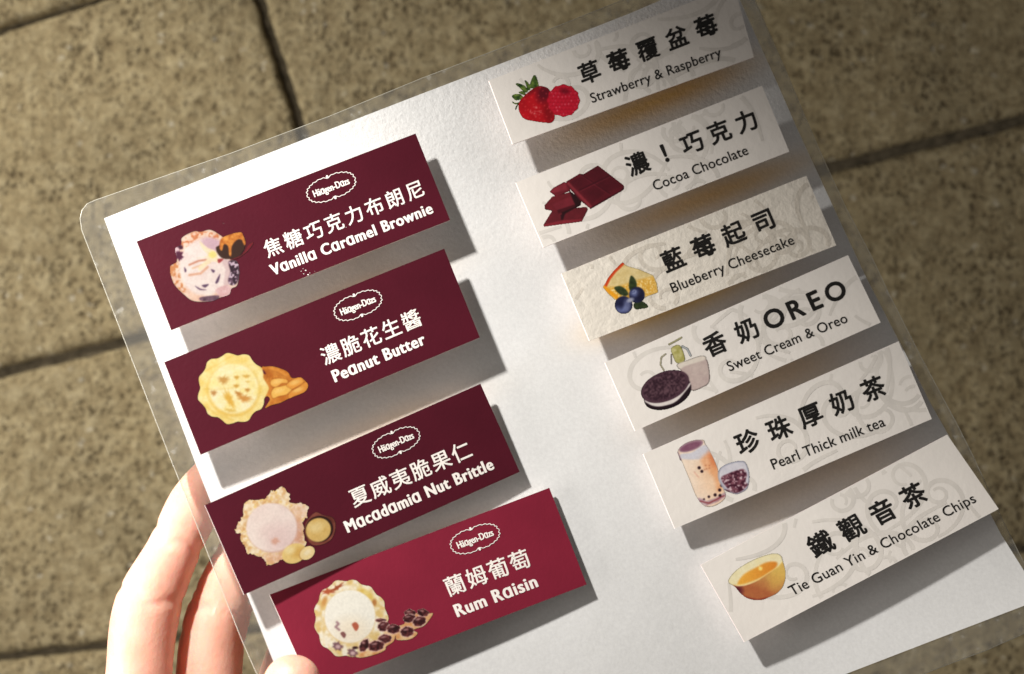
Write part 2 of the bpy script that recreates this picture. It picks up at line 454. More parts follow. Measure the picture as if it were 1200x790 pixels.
def lat_line(card, text, b0, b1, cap, weight, mat, name='english_lettering', ls=1.0, wide=False):
    if wide:            # letter by letter, set close with an even gap between the letters
        vs = []; f = []; x = 0.0; prev = None
        for ch in text:
            if ch == ' ': x += .20; continue
            v, q = glyphs(chr(ord(ch) + 0xFEE0)); v = v.copy()
            v[:, 0] += x - v[:, 0].min(); b = sum(len(a) for a in vs)
            vs.append(v); f += [tuple(a + b for a in p) for p in q]
            gap = .085 - (.025 if ch in 'oecOCGT' else 0) - (.05 if ch in 'rTyY' else 0) + (.01 if ch in 'lihnm' else 0)
            x = v[:, 0].max() + gap
        v = np.vstack(vs)
        hs = glyphs('Ｈ')[0][:, 1]; y0, y1 = hs.min(), hs.max()
    else:
        v, f = glyphs(text, 0.0, ls)
        y0, y1 = 0.0, glyphs('H')[0][:, 1].max()
    b0 = np.array(b0, float); b1 = np.array(b1, float); L = np.linalg.norm(b1 - b0); ex = (b1 - b0) / L
    up = (card.c[0] - card.c[3]); up2 = card.c[1] - card.c[2]
    ey = up / np.linalg.norm(up) + up2 / np.linalg.norm(up2); ey /= np.linalg.norm(ey)
    k = cap / (y1 - y0); wx = weight * k; wy = wx * .45
    x = wx + (v[:, 0] - v[:, 0].min()) / (v[:, 0].max() - v[:, 0].min()) * (L - 2 * wx); y = (v[:, 1] - y0) * (cap - 2 * wy) / (y1 - y0) + wy
    V = []; Fs = []
    sh = [(0, 0)] if not weight else [(0, 0)] + [(math.cos(a) * wx, math.sin(a) * wy) for a in np.arange(10) * math.pi / 5]
    for z, (dx, dy) in enumerate(sh):
        px = b0[0] + (x + dx) * ex[0] + (y + dy) * ey[0]; py = b0[1] + (x + dx) * ex[1] + (y + dy) * ey[1]
        Fs += [tuple(a + len(v) * z for a in q) for q in f]; V.append(card.on(px, py, .00006 + z * .000004))
    return mesh(name, np.vstack(V), Fs, mat, card.root)

def ribbon(card, pts, wid, off, mat, name, parent=None, closed=False, build=True):
    pts = np.array(pts, float); n = len(pts)
    if closed: t = np.roll(pts, -1, 0) - np.roll(pts, 1, 0)
    else: t = np.gradient(pts, axis=0)
    t /= (np.linalg.norm(t, axis=1)[:, None] + 1e-9); nn = np.stack([-t[:, 1], t[:, 0]], 1)
    wd = np.broadcast_to(np.asarray(wid, float), (n,))[:, None] / 2
    a = pts + nn * wd; b = pts - nn * wd
    A = card.on(a[:, 0], a[:, 1], off); B = card.on(b[:, 0], b[:, 1], off)
    V = np.empty((2 * n, 3)); V[0::2] = A; V[1::2] = B
    fs = [(2 * i, 2 * i + 1, 2 * ((i + 1) % n) + 1, 2 * ((i + 1) % n)) for i in range(n if closed else n - 1)]
    return V, fs

def logo(card, cen, half):
    """oval scalloped cartouche with the name inside"""
    cen = np.array(cen, float); ex = card.c[1] - card.c[0]; ex = ex / np.linalg.norm(ex); 
    ey = card.c[3] - card.c[0]; ey = ey / np.linalg.norm(ey)
    pts = []
    N = 220
    for i in range(N):
        a = 2 * math.pi * i / N
        sx = math.copysign(abs(math.cos(a)) ** .92, math.cos(a)); sy = math.copysign(abs(math.sin(a)) ** .80, math.sin(a))
        k = 1 + .028 * math.cos(a * 26)
        notch = 1 - .17 * math.exp(-(sx / .14) ** 2)
        pts.append(cen + ex * half * sx * k + ey * half * .475 * sy * k * notch)
    V, fs = ribbon(card, pts, .80 * half / 29, .00012, None, '', closed=True)
    Vs = [V]; Fs = list(fs)
    for sg in (-1, 1):
        c = cen + ey * half * .475 * sg * .93
        q = [c + ex * 1.5 * half / 29 * math.cos(t) + ey * (2.0 * half / 29 * math.sin(t)) for t in np.linspace(0, 2 * math.pi, 9)[:-1]]
        q = np.array(q); b = sum(len(a) for a in Vs); Vs.append(card.on(q[:, 0], q[:, 1], .00014)); Fs.append(tuple(range(b, b + 8)))
    mesh('emblem_outline', np.vstack(Vs), Fs, M_WHITEINK, card.root)
    h = half
    b0 = cen - ex * .76 * h + ey * .14 * h; b1 = cen + ex * .76 * h + ey * .14 * h
    lat_line(card, 'Häɑgen-Dɑzs', b0, b1, .28 * h, .028, M_WHITEINK, 'emblem_lettering')

def scrolls(card, seed, mat, dens=11):
    """faint scrollwork printed over the card: stems that wind up into spirals"""
    rnd = random.Random(seed)
    TL, TR, BR, BL = card.c
    def px(x, y):       # card coordinates in units of card height
        u = x / 3.15; v = y
        return (TL * (1 - u) + TR * u) * (1 - v) + (BL * (1 - u) + BR * u) * v
    Vs = []; Fs = []; b = 0
    spots = []
    for i in range(dens):
        spots.append((rnd.uniform(.15, 3.0) if i % 3 else rnd.uniform(1.6, 3.0), rnd.uniform(.0, 1.0)))
    spots += [(2.55, .25), (2.05, .9), (2.9, .75), (1.3, .15), (.35, .12), (1.75, .45)]
    for i, (x, y) in enumerate(spots):
        hd = rnd.uniform(0, 6.28); sg = rnd.choice((-1, 1)); n = 66; L = rnd.uniform(1.1, 1.9)
        k0 = rnd.uniform(-1.0, 1.0) * sg; k1 = rnd.uniform(9, 14)
        pts = []; X, Y = x, y
        for j in range(n):
            t = j / (n - 1); k = sg * (k0 * (1 - t) * sg + 1.0 + k1 * t * t)
            hd += k * L / n; X += math.cos(hd) * L / n; Y += math.sin(hd) * L / n
            pts.append((X, Y))
        pts = np.array(pts); ok = (pts[:, 0] > .03) & (pts[:, 0] < 3.12) & (pts[:, 1] > .04) & (pts[:, 1] < .96)
        wd = (2.2 + 3.4 * np.sin(np.pi * np.linspace(.06, .95, n)) ** .7)
        q = np.array([px(*p) for p in pts])
        V, fs = ribbon(card, q, wd, (.000012 + i * .000002), None, '')
        # stop a little inside the card
        U, W = card.uv(card.proj(V)[:, 0], card.proj(V)[:, 1]); inn = (U > .003) & (U < .997) & (W > .01) & (W < .99)
        for f in fs:
            if all(inn[a] for a in f): Fs.append(tuple(a + b for a in f))
        Vs.append(V); b += len(V)
    return mesh('scroll_pattern', np.vstack(Vs), Fs, mat, card.root)

# ------------------------------------------------------------------ printed pictures (painted on a fine grid, one colour per vertex)
def spline(pts, k=6):
    p = np.array(pts, float); n = len(p); out = []
    for i in range(n):
        a, b, c, d = p[i - 1], p[i], p[(i + 1) % n], p[(i + 2) % n]
        for j in range(k):
            t = j / k
            out.append(.5 * ((2 * b) + (-a + c) * t + (2 * a - 5 * b + 4 * c - d) * t * t + (-a + 3 * b - 3 * c + d) * t ** 3))
    return np.array(out)
class Pic:
    def __init__(s, ox, oy, sc, w, h, seed=1):
        """ox, oy, sc: crop of the photograph in which the points below are given"""
        s.ox, s.oy, s.sc = ox, oy, sc; st = .55 * sc
        s.x = np.arange(0, w + st, st); s.y = np.arange(0, h + st, st)
        s.X, s.Y = np.meshgrid(s.x, s.y); s.c = np.zeros(s.X.shape + (3,)); s.a = np.zeros(s.X.shape); s.seed = seed
    def nz(s, size, k=0, o=3): return fbm(s.X / size + 31, s.Y / size + 17, s.seed * 100 + k, o)
    def put(s, m, col, shape=False):
        m = np.clip(m, 0, 1); col = np.asarray(col, float)
        s.c = s.c * (1 - m[..., None]) + (col if col.ndim == 3 else col[None, None]) * m[..., None]
        if shape: s.a = np.maximum(s.a, m)
    def ell(s, cx, cy, rx, ry=None, ang=0, soft=.12, wob=0, wf=8, wk=0):
        ry = ry or rx; a = math.radians(ang); dx = s.X - cx; dy = s.Y - cy
        u = (dx * math.cos(a) + dy * math.sin(a)) / rx; v = (-dx * math.sin(a) + dy * math.cos(a)) / ry
        r = np.hypot(u, v)
        if wob:
            th = np.arctan2(v, u)
            r = r / (1 + wob * (fbm(np.cos(th) * wf / 2 + 40, np.sin(th) * wf / 2 + 40, s.seed * 7 + wk, 2) - .5) * 2)
        return np.clip((1 - r) / soft + .5, 0, 1)
    def dist(s, pts, closed=True):
        p = np.array(pts, float); D = np.full(s.X.shape, 1e9); ins = np.zeros(s.X.shape, bool); n = len(p)
        for i in range(n if closed else n - 1):
            a = p[i]; b = p[(i + 1) % n]; e = b - a; L = (e ** 2).sum() + 1e-9
            t = np.clip(((s.X - a[0]) * e[0] + (s.Y - a[1]) * e[1]) / L, 0, 1)
            D = np.minimum(D, np.hypot(s.X - a[0] - t * e[0], s.Y - a[1] - t * e[1]))
            if closed and a[1] != b[1]:
                cr = ((a[1] > s.Y) != (b[1] > s.Y)) & (s.X < (b[0] - a[0]) * (s.Y - a[1]) / (b[1] - a[1]) + a[0]); ins ^= cr
        return np.where(ins, D, -D) if closed else D
    def poly(s, pts, soft=6, smooth=True, k=5):
        if smooth: pts = spline(pts, k)
        return np.clip(s.dist(pts) / soft + .5, 0, 1)
    def line(s, pts, wd, soft=5):
        return np.clip((wd / 2 - s.dist(pts, False)) / soft + .5, 0, 1)
    def build(s, card, gain, name):
        ok = s.a > .5
        for _ in range(2):      # the soft dots of a printed photograph
            wgt = ok.astype(float)[..., None]; cc = s.c * wgt; a = cc.copy(); b = wgt.copy()
            for dy, dx in ((0, 1), (1, 0), (0, -1), (-1, 0)):
                a = a + np.roll(cc, (dy, dx), (0, 1)) * .7; b = b + np.roll(wgt, (dy, dx), (0, 1)) * .7
            s.c = np.where(wgt > 0, a / np.maximum(b, 1e-6), s.c)
        vx = s.ox + s.X / s.sc; vy = s.oy + s.Y / s.sc
        f = ok[:-1, :-1] | ok[1:, :-1] | ok[:-1, 1:] | ok[1:, 1:]
        f &= (s.a[:-1, :-1] + s.a[1:, :-1] + s.a[:-1, 1:] + s.a[1:, 1:]) > 1.6
        used = np.zeros(s.X.shape, bool)
        used[:-1, :-1] |= f; used[1:, :-1] |= f; used[:-1, 1:] |= f; used[1:, 1:] |= f
        idx = np.full(s.X.shape, -1); idx[used] = np.arange(used.sum())
        V = card.on(vx[used], vy[used], .000055)
        fs = np.stack([idx[1:, :-1][f], idx[1:, 1:][f], idx[:-1, 1:][f], idx[:-1, :-1][f]], 1)
        o = mesh(name, V, fs, M_PRINT, card.root)
        at = o.data.color_attributes.new('ink', 'FLOAT_COLOR', 'POINT')
        c = np.clip(lin(np.clip(s.c[used], 0, 255)) * gain, .004, .88)
        c = c * (1 + .16 * (fbm(s.X[used] / 14 + 3, s.Y[used] / 14 + 7, s.seed + 55, 2) - .5))[:, None]
        at.data.foreach_set('color', np.hstack([c, np.ones((len(c), 1))]).ravel())
        return o
def lerp(a, b, t): return np.asarray(a, float) * (1 - t[..., None]) + np.asarray(b, float) * t[..., None]

def pic_brownie():
    p = Pic(190, 260, 7.52, 800, 730, 3); n = p.nz(60); n2 = p.nz(22, 5)
    out = [(70, 400), (130, 350), (115, 240), (170, 200), (175, 140), (280, 85), (340, 90), (420, 70), (500, 110), (560, 170), (590, 320), (660, 350), (680, 450), (660, 560), (610, 590), (590, 640), (520, 665), (430, 700), (280, 700), (190, 640), (100, 540)]
    m = p.poly(out, 10); p.put(m, lerp((236, 190, 165), (250, 225, 205), np.clip(n * 2 - .5, 0, 1)), True)
    cr = (n2 > .52) * p.poly([(160, 200), (280, 90), (500, 110), (520, 180), (330, 170), (200, 230)], 12); p.put(cr * .8, (214, 120, 70))
    p.put(np.clip((n2 - .45) * 6, 0, 1) * p.poly([(60, 400), (150, 360), (170, 500), (230, 600), (180, 620), (90, 520)], 12) * .8, (205, 120, 60))
    p.put(p.ell(375, 400, 225, 250, 0, .12), lerp((238, 214, 208), (250, 240, 232), n))
    p.put(p.ell(450, 200, 110, 55, 20, .5), (214, 178, 190))
    for q, wd, c in (([(240, 380), (320, 345), (390, 335)], 16, (196, 116, 84)), ([(240, 470), (340, 455), (400, 400)], 20, (222, 160, 125)), ([(270, 410), (350, 380), (420, 360)], 14, (230, 180, 140)), ([(560, 350), (590, 420), (570, 540)], 60, (220, 190, 190))):
        p.put(p.line(q, wd, 14) * .8, c)
    for q in ([(290, 565), (340, 590), (390, 600), (330, 600)], [(350, 560), (410, 550), (380, 580)], [(470, 530), (510, 460), (500, 520), (480, 545)], [(430, 420), (465, 430), (450, 450)], [(195, 400), (215, 430), (200, 445)]):
        p.put(p.poly(q, 10, True) * .9, (80, 52, 84))
    p.put(p.poly([(130, 200), (175, 210), (180, 240), (130, 240)], 12), (70, 20, 44)); p.put(p.ell(130, 255, 22, 32, 0, .5), (232, 200, 205)); p.put(p.ell(150, 300, 34, 40, 30, .4, .5), (88, 30, 60))
    br = p.poly([(585, 350), (660, 350), (680, 450), (660, 540), (610, 560), (580, 520), (600, 440)], 10); p.put(br, lerp((52, 30, 44), (110, 80, 100), np.clip((n2 - .5) * 4, 0, 1)))
    p.put(br * (p.nz(18, 9) > .60), (215, 190, 205))
    p.put(p.poly([(330, 670), (400, 655), (500, 650), (480, 690), (400, 700), (340, 695)], 10), lerp((60, 36, 50), (150, 110, 130), n2))
    p.put(p.poly([(470, 600), (560, 560), (615, 590), (590, 640), (520, 665)], 12), lerp((214, 160, 160), (245, 215, 215), n2))
    p.put(p.poly([(330, 170), (400, 230), (470, 260), (500, 360), (440, 350), (340, 430), (320, 400), (400, 320), (300, 320), (400, 300), (350, 230)], 10, True, 3) * .85, (250, 230, 190))
    p.put(p.ell(445, 290, 34, 30, 0, .6) * .8, (238, 222, 120)); p.put(p.poly([(490, 330), (540, 330), (500, 365)], 10), (170, 60, 60))
    p.put(p.poly([(700, 290), (760, 200), (810, 180), (770, 240), (730, 280), (660, 325), (600, 330)], 12), (128, 20, 38), True)
    p.put(p.poly([(475, 240), (500, 210), (700, 130), (735, 200), (690, 290), (620, 325), (540, 325), (495, 290)], 9), (62, 34, 22), True)
    p.put(p.poly([(505, 220), (520, 150), (600, 110), (690, 92), (715, 120), (735, 190), (722, 205), (700, 160), (660, 160), (615, 215), (608, 300), (590, 290), (580, 215), (545, 200), (530, 250), (515, 250)], 8), lerp((190, 100, 30), (245, 165, 75), np.clip(n2 * 1.6 - .3, 0, 1)), True)
    return p
def pic_peanut():
    p = Pic(225, 405, 7.9, 1110, 780, 4); n = p.nz(70); n2 = p.nz(26, 4)
    p.put(p.poly([(640, 215), (680, 195), (760, 195), (880, 240), (925, 300), (1000, 295), (1040, 320), (1075, 370), (1040, 430), (900, 490), (820, 530), (730, 555), (675, 580), (720, 500), (690, 470), (650, 500), (610, 420)], 9), lerp((196, 110, 32), (236, 158, 66), np.clip(n * 2.2 - .6, 0, 1)), True)
    for k in range(9):
        x0 = 640 + k * 16; p.put(p.line([(x0 + 20, 215 + k * 3), (x0 + 60 + k * 8, 270 + k * 4), (x0 + 40 + k * 16, 330)], 5, 7) * .55, (160, 84, 22))
    for k in range(7): p.put(p.line([(690 - k * 4, 240 + k * 6), (715 - k * 14, 320), (680 - k * 12, 420 + k * 4), (640, 480)], 5, 7) * .55, (168, 92, 30))
    for q, c in (([(725, 345), (745, 315), (800, 305), (870, 315), (885, 345), (830, 350), (780, 385), (740, 375)], (242, 178, 84)), ([(735, 435), (760, 395), (820, 380), (900, 365), (925, 400), (880, 450), (800, 470), (755, 488), (738, 465)], (246, 190, 92)), ([(875, 365), (930, 320), (1000, 295), (1030, 325), (1020, 355), (940, 395), (920, 400)], (236, 160, 66)), ([(900, 440), (980, 390), (1050, 340), (1072, 372), (1040, 430), (950, 465), (900, 490)], (228, 150, 60))):
        m = p.poly(q, 7); p.put(p.poly(q, 26), (150, 78, 20)); p.put(m, c); 
        cc = np.mean(q, 0); p.put(m * p.ell(cc[0] - 8, cc[1] - 8, 48, 20, -18, .9) * .6, (255, 214, 130))
    p.put(p.poly([(640, 225), (665, 230), (685, 265), (660, 258)], 6), (84, 16, 36))
    out = []
    for a in range(0, 360, 9):
        r = 318 + 14 * math.cos(math.radians(a * 11)) + 6 * math.sin(math.radians(a * 5 + 40))
        out.append((375 + r * math.cos(math.radians(a)), 395 + (r + 4) * math.sin(math.radians(a))))
    m = p.poly(out, 9); p.put(m, lerp((244, 214, 122), (252, 236, 170), np.clip(n * 2 - .5, 0, 1)), True)
    p.put(p.ell(385, 410, 240, 245, 0, .16), (232, 186, 80)); p.put(p.ell(385, 398, 232, 236, 0, .12), lerp((250, 232, 158), (252, 242, 198), np.clip(n * 2 - .5, 0, 1)))
    for cx, cy, rx, ry, an, c in ((290, 320, 45, 34, 0, (196, 138, 62)), (200, 440, 26, 24, 0, (190, 126, 60)), (412, 295, 22, 18, 0, (206, 150, 50)), (500, 285, 32, 16, 0, (214, 164, 70)), (408, 375, 24, 16, 0, (204, 146, 50)), (515, 335, 20, 10, 0, (226, 186, 100)), (512, 412, 22, 18, 0, (196, 130, 50)), (430, 445, 36, 18, 20, (190, 118, 40)), (480, 490, 60, 30, 10, (204, 128, 44)), (345, 500, 30, 85, -28, (224, 166, 50)), (350, 600, 50, 16, 10, (226, 186, 90))):
        p.put(p.ell(cx, cy, rx, ry, an, .9, .4) * .8, c)
    for k in range(3): p.put(p.line([(120, 560 - k * 160), (230, 640 - k * 230), (380, 690 - k * 300)], 10, 20) * .35 * m, (216, 170, 60))
    return p
def crumb(p, m, lo, hi, size, k): 
    n = p.nz(size, k, 2); p.put(m, lerp(lo, hi, np.clip(n * 2.4 - .7, 0, 1)))
def pic_macadamia():
    p = Pic(265, 565, 7.52, 990, 760, 5)
    out = [(80, 435), (110, 350), (150, 300), (160, 180), (230, 155), (350, 140), (390, 75), (430, 80), (500, 40), (555, 100), (565, 180), (650, 185), (720, 225), (715, 300), (680, 350), (690, 480), (700, 560), (600, 640), (480, 690), (375, 735), (320, 670), (240, 640), (180, 620), (165, 560), (125, 520), (130, 460)]
    q = spline(out, 6); r = random.Random(2); q = [(x + r.uniform(-10, 10), y + r.uniform(-10, 10)) for x, y in q]
    m = p.poly(q, 8, False); p.put(m, (240, 214, 170), True); crumb(p, m, (226, 178, 120), (253, 236, 206), 34, 2); crumb(p, m * (p.nz(20, 8, 2) > .6), (240, 200, 120), (255, 240, 215), 16, 5)
    p.put(p.ell(640, 260, 80, 70, 0, .9) * .5, (240, 196, 178)); p.put(p.ell(420, 670, 90, 40, 0, .9) * .5, (236, 186, 168))
    p.put(p.ell(630, 440, 50, 110, 0, .6) * .6, (214, 150, 130))
    p.put(p.ell(405, 405, 226, 218, 0, .06), (222, 180, 160)); p.put(p.ell(400, 400, 222, 214, 0, .06), lerp((240, 216, 208), (252, 238, 228), p.nz(110, 3)))
    p.put(p.ell(500, 480, 150, 140, 0, 1) * .35, (222, 184, 184)); p.put(p.ell(430, 520, 34, 26, 0, .8, .5) * .6, (216, 150, 120))
    p.put(p.poly([(690, 400), (720, 330), (790, 265), (850, 290), (940, 315), (965, 400), (930, 500), (850, 550), (760, 555), (705, 490)], 7), lerp((84, 34, 24), (170, 96, 80), p.nz(70, 6)), True)
    p.put(p.ell(820, 415, 124, 116, -20, .06), (40, 14, 12)); p.put(p.ell(812, 422, 112, 104, -25, .08), lerp((214, 172, 92), (240, 210, 140), p.nz(60, 9))); p.put(p.ell(790, 400, 60, 44, -20, 1) * .5, (250, 232, 180))
    a = p.ell(600, 630, 112, 84, -25, .08); p.put(a, (238, 206, 130), True); p.put(p.ell(640, 620, 64, 42, -25, 1) * .5, (206, 152, 62)); p.put(p.ell(560, 600, 44, 34, 0, 1) * .6, (252, 236, 186))
    b = p.ell(715, 625, 72, 54, -38, .1); p.put(p.ell(715, 628, 78, 60, -38, .1) * a, (190, 140, 70)); p.put(b, (246, 220, 160), True); p.put(p.ell(715, 620, 34, 20, -38, .8) * .6, (252, 240, 208))
    return p
def pic_rum():
    p = Pic(355, 670, 7.18, 1130, 750, 6)
    p.put(p.poly([(380, 600), (600, 440), (680, 400), (730, 450), (850, 440), (870, 340), (960, 350), (1010, 330), (1060, 350), (1095, 350), (1060, 410), (1010, 460), (930, 490), (965, 520), (900, 570), (790, 575), (780, 540), (760, 590), (700, 630), (690, 660), (600, 700), (450, 720)], 8), lerp((222, 150, 90), (250, 215, 165), np.clip(p.nz(50) * 2 - .5, 0, 1)), True)
    out = []
    for a in range(0, 360, 8):
        rr = 312 + 10 * math.cos(math.radians(a * 13)) + 10 * math.sin(math.radians(a * 3 + 100))
        out.append((395 + rr * .98 * math.cos(math.radians(a)), 392 + rr * 1.03 * math.sin(math.radians(a))))
    m = p.poly(out, 8); p.put(m, (246, 232, 196), True); crumb(p, m, (232, 200, 130), (254, 246, 224), 44, 3)
    p.put(p.ell(540, 190, 90, 30, 40, .9) * .6, (228, 190, 70)); p.put(p.ell(210, 165, 50, 22, -10, .6, .6), (190, 96, 60)); p.put(p.ell(285, 135, 50, 16, -35, .6, .6), (168, 84, 50)); p.put(p.ell(180, 250, 20, 44, 20, .9), (216, 160, 90)); p.put(p.ell(600, 260, 20, 30, 0, .8), (190, 130, 70))
    p.put(p.ell(395, 380, 218, 226, 0, .05), (236, 206, 150)); p.put(p.ell(395, 376, 214, 222, 0, .05), (253, 249, 236))
    p.put(p.ell(410, 500, 150, 110, 0, 1) * .4, (250, 226, 190))
    p.put(p.poly([(412, 445), (445, 425), (470, 460), (445, 500)], 8), (190, 100, 74)); p.put(p.poly([(315, 520), (340, 505), (362, 530), (345, 560)], 8), (140, 90, 88)); p.put(p.line([(285, 425), (300, 440), (275, 465), (305, 490)], 18, 12) * .8, (150, 104, 116))
    for cx, cy in ((290, 625), (415, 680)): p.put(p.ell(cx, cy, 40, 34, 20, .4, .4), (130, 92, 100)); p.put(p.ell(cx + 4, cy + 6, 20, 16, 0, .8), (216, 180, 180))
    p.put(p.ell(440, 640, 24, 12, 0, .6), (60, 30, 30))
    for cx, cy, rx, ry, an in ((655, 410, 44, 16, 0), (678, 460, 48, 40, -20), (760, 480, 54, 40, -5), (688, 565, 54, 36, -8), (612, 625, 66, 42, -10), (515, 620, 34, 56, 30), (875, 505, 54, 42, -10), (898, 350, 46, 36, 0), (892, 393, 52, 34, -8), (978, 418, 54, 40, -20), (1008, 343, 48, 32, 10)):
        p.put(p.ell(cx, cy, rx * 1.12, ry * 1.15, an, .2), (240, 200, 190)); p.put(p.ell(cx, cy, rx, ry, an, .14, .15), lerp((46, 14, 18), (116, 56, 56), np.clip(p.nz(18, int(cx)) * 2.2 - .6, 0, 1)), True); p.put(p.ell(cx - rx * .2, cy - ry * .4, rx * .4, ry * .2, an, .9) * .6, (225, 180, 178))
    return p
def pic_berries():
    p = Pic(590, 80, 10.54, 960, 700, 7)
    for q in ([(430, 230), (400, 100), (365, 100), (325, 200), (300, 270), (330, 250)], [(330, 260), (310, 190), (262, 150), (285, 230), (300, 270)], [(300, 280), (260, 220), (200, 192), (150, 195), (210, 250), (260, 300)], [(280, 330), (240, 290), (190, 292), (200, 310), (250, 330)], [(250, 370), (200, 320), (130, 325), (105, 350), (150, 395), (210, 385)], [(200, 420), (150, 432), (105, 410), (130, 440), (180, 445)], [(185, 440), (150, 480), (148, 520), (165, 480)]):
        m = p.poly(q, 9); p.put(m, lerp((34, 58, 22), (112, 132, 56), np.clip(p.nz(36, 2) * 2.2 - .6, 0, 1)), True)
    m = p.poly([(185, 450), (230, 370), (330, 280), (430, 225), (520, 235), (575, 290), (600, 420), (632, 600), (600, 665), (540, 675), (380, 655), (260, 625), (200, 550)], 9)
    p.put(m, lerp((150, 12, 22), (196, 20, 32), p.nz(120, 3)), True); p.put(m * p.ell(500, 310, 90, 110, 20, 1), (92, 10, 26)); p.put(m * p.ell(560, 560, 60, 130, -10, 1) * .8, (122, 8, 20)); p.put(m * p.ell(330, 280, 120, 40, -30, 1) * .6, (100, 10, 20))
    sd = (np.sin(p.X / 15 + np.sin(p.Y / 40)) * np.sin(p.Y / 15 + p.X / 60)); p.put(m * (sd > .82) * .5, (226, 90, 80))
    r = random.Random(1)
    for i in range(26):
        x = 380 + r.gauss(0, 45); y = 530 + r.gauss(0, 32); p.put(m * p.line([(x, y), (x + r.uniform(-14, 14), y + r.uniform(-12, 12))], 5, 8) * .9, (240, 170, 160))
    pts = []
    for a in range(0, 360, 6): rr = 1 + .03 * math.cos(math.radians(a * 12)); pts.append((740 + 198 * rr * math.cos(math.radians(a)), 400 + 196 * rr * math.sin(math.radians(a))))
    m = p.poly(pts, 9); p.put(m, (168, 12, 34), True)
    for j in range(9):
        for i in range(9):
            x = 560 + i * 46 + (j % 2) * 23; y = 225 + j * 44; p.put(m * p.ell(x, y, 22, 21, 0, .8) * .65, (206, 32, 56)); p.put(m * p.ell(x + 21, y + 22, 7, 7, 0, .9) * .6, (110, 6, 24))
            if r.random() < .38 and y > 300: p.put(m * p.ell(x - 4 + r.uniform(-9, 9), y - 6 + r.uniform(-9, 9), 6, 11, 0, .9) * r.uniform(.3, .75), (238, 150, 160))
    p.put(m * p.ell(755, 285, 60, 34, 10, 1) * .7, (96, 6, 24))
    return p
def pic_chocolate():
    p = Pic(630, 185, 8.78, 900, 720, 8); n = p.nz(60, 1)
    def face(q, c, s=5): p.put(p.poly(q, s, False), lerp(np.array(c) * .88, np.array(c) * 1.1, n), True)
    face([(60, 690), (150, 545), (500, 505), (515, 530), (455, 655), (65, 708)], (92, 26, 34)); face([(60, 690), (250, 645), (460, 630), (455, 655), (65, 708)], (122, 34, 44)); face([(235, 590), (290, 560), (260, 640), (240, 640)], (40, 14, 20))
    face([(125, 350), (160, 310), (270, 250), (330, 270), (330, 340), (190, 398)], (96, 26, 36)); face([(125, 350), (160, 318), (290, 255), (300, 330), (170, 360)], (118, 38, 48))
    face([(330, 340), (450, 440), (440, 490), (380, 520), (260, 590), (240, 560)], (36, 12, 16))
    face([(70, 490), (150, 400), (330, 355), (385, 490), (215, 575), (150, 545), (75, 530)], (96, 26, 34)); face([(150, 480), (340, 400), (385, 480), (215, 560)], (108, 32, 42)); face([(200, 540), (380, 480), (390, 500), (215, 578)], (66, 16, 24))
    face([(295, 245), (430, 165), (470, 170), (620, 80), (885, 285), (888, 320), (860, 345), (545, 525), (440, 440), (300, 285)], (84, 20, 30)); face([(295, 262), (320, 250), (560, 500), (545, 525)], (122, 40, 48))
    for q in ([(330, 245), (460, 185), (560, 265), (430, 325)], [(480, 175), (615, 98), (730, 180), (590, 250)], [(450, 345), (580, 280), (690, 365), (555, 470)], [(610, 262), (740, 192), (865, 290), (715, 355)]):
        face(q, (76, 18, 28), 8)
    for a, b in (((450, 175), (740, 370)), ((430, 335), (740, 185))): p.put(p.line([a, b], 12, 8) * .8, (48, 8, 18)); p.put(p.line([(a[0] + 4, a[1] + 12), (b[0] + 4, b[1] + 12)], 5, 6) * .6, (130, 50, 60))
    p.put(p.line([(545, 522), (860, 345), (886, 310)], 16, 8) * .8, (46, 10, 20))
    return p
def pic_cheesecake():
    p = Pic(695, 300, 10.53, 830, 740, 9); n = p.nz(30, 1); 
    m = p.poly([(120, 385), (200, 260), (280, 160), (370, 92), (420, 125), (560, 165), (740, 240), (785, 340), (800, 450), (650, 505), (480, 560), (270, 540), (190, 470)], 8, False)
    p.put(m, lerp((196, 172, 112), (222, 202, 150), n), True); lo = p.poly([(120, 385), (300, 380), (560, 300), (750, 250), (800, 450), (480, 560), (270, 545)], 40, False)
    p.put(m * lo, lerp((196, 142, 40), (222, 176, 84), p.nz(20, 4))); p.put(m * (p.nz(11, 7, 1) > .68) * lo, (238, 212, 150))
    p.put(p.line([(365, 100), (270, 190), (200, 280), (155, 370)], 34, 9), (196, 66, 28), True); p.put(p.line([(130, 385), (200, 440), (290, 510)], 44, 12) * m, (222, 150, 30), True)
    for q, v in (([(465, 245), (520, 290), (540, 370), (500, 420), (455, 430), (440, 360)], 1), ([(260, 390), (330, 372), (400, 410), (435, 470), (400, 495), (340, 480), (290, 440)], 1), ([(500, 590), (580, 560), (640, 580), (678, 630), (600, 650), (520, 655)], 1)):
        p.put(p.poly(q, 8), lerp((24, 34, 18), (66, 78, 44), p.nz(30, 3)), True)
    for cx, cy, r in ((540, 480, 98), (375, 605, 108)):
        m = p.ell(cx, cy, r, r, 0, .09); p.put(m, (30, 32, 62), True); p.put(m * p.ell(cx - r * .25, cy + (r * .5 if r > 100 else -r * .2), r * .6, r * .4, 0, 1) * .75, (112, 122, 168)); p.put(m * p.ell(cx + r * .4, cy + r * .1, r * .4, r * .7, 0, 1) * .6, (16, 14, 34) if r < 100 else (130, 138, 178))
    p.put(p.ell(460, 545, 44, 26, -20, .8) * .7, (190, 192, 206)); p.put(p.line([(485, 440), (505, 420), (530, 430), (520, 460), (490, 465)], 7, 7) * .8, (170, 178, 205)); p.put(p.ell(340, 610, 34, 44, 0, 1) * .6, (22, 22, 50))
    return p
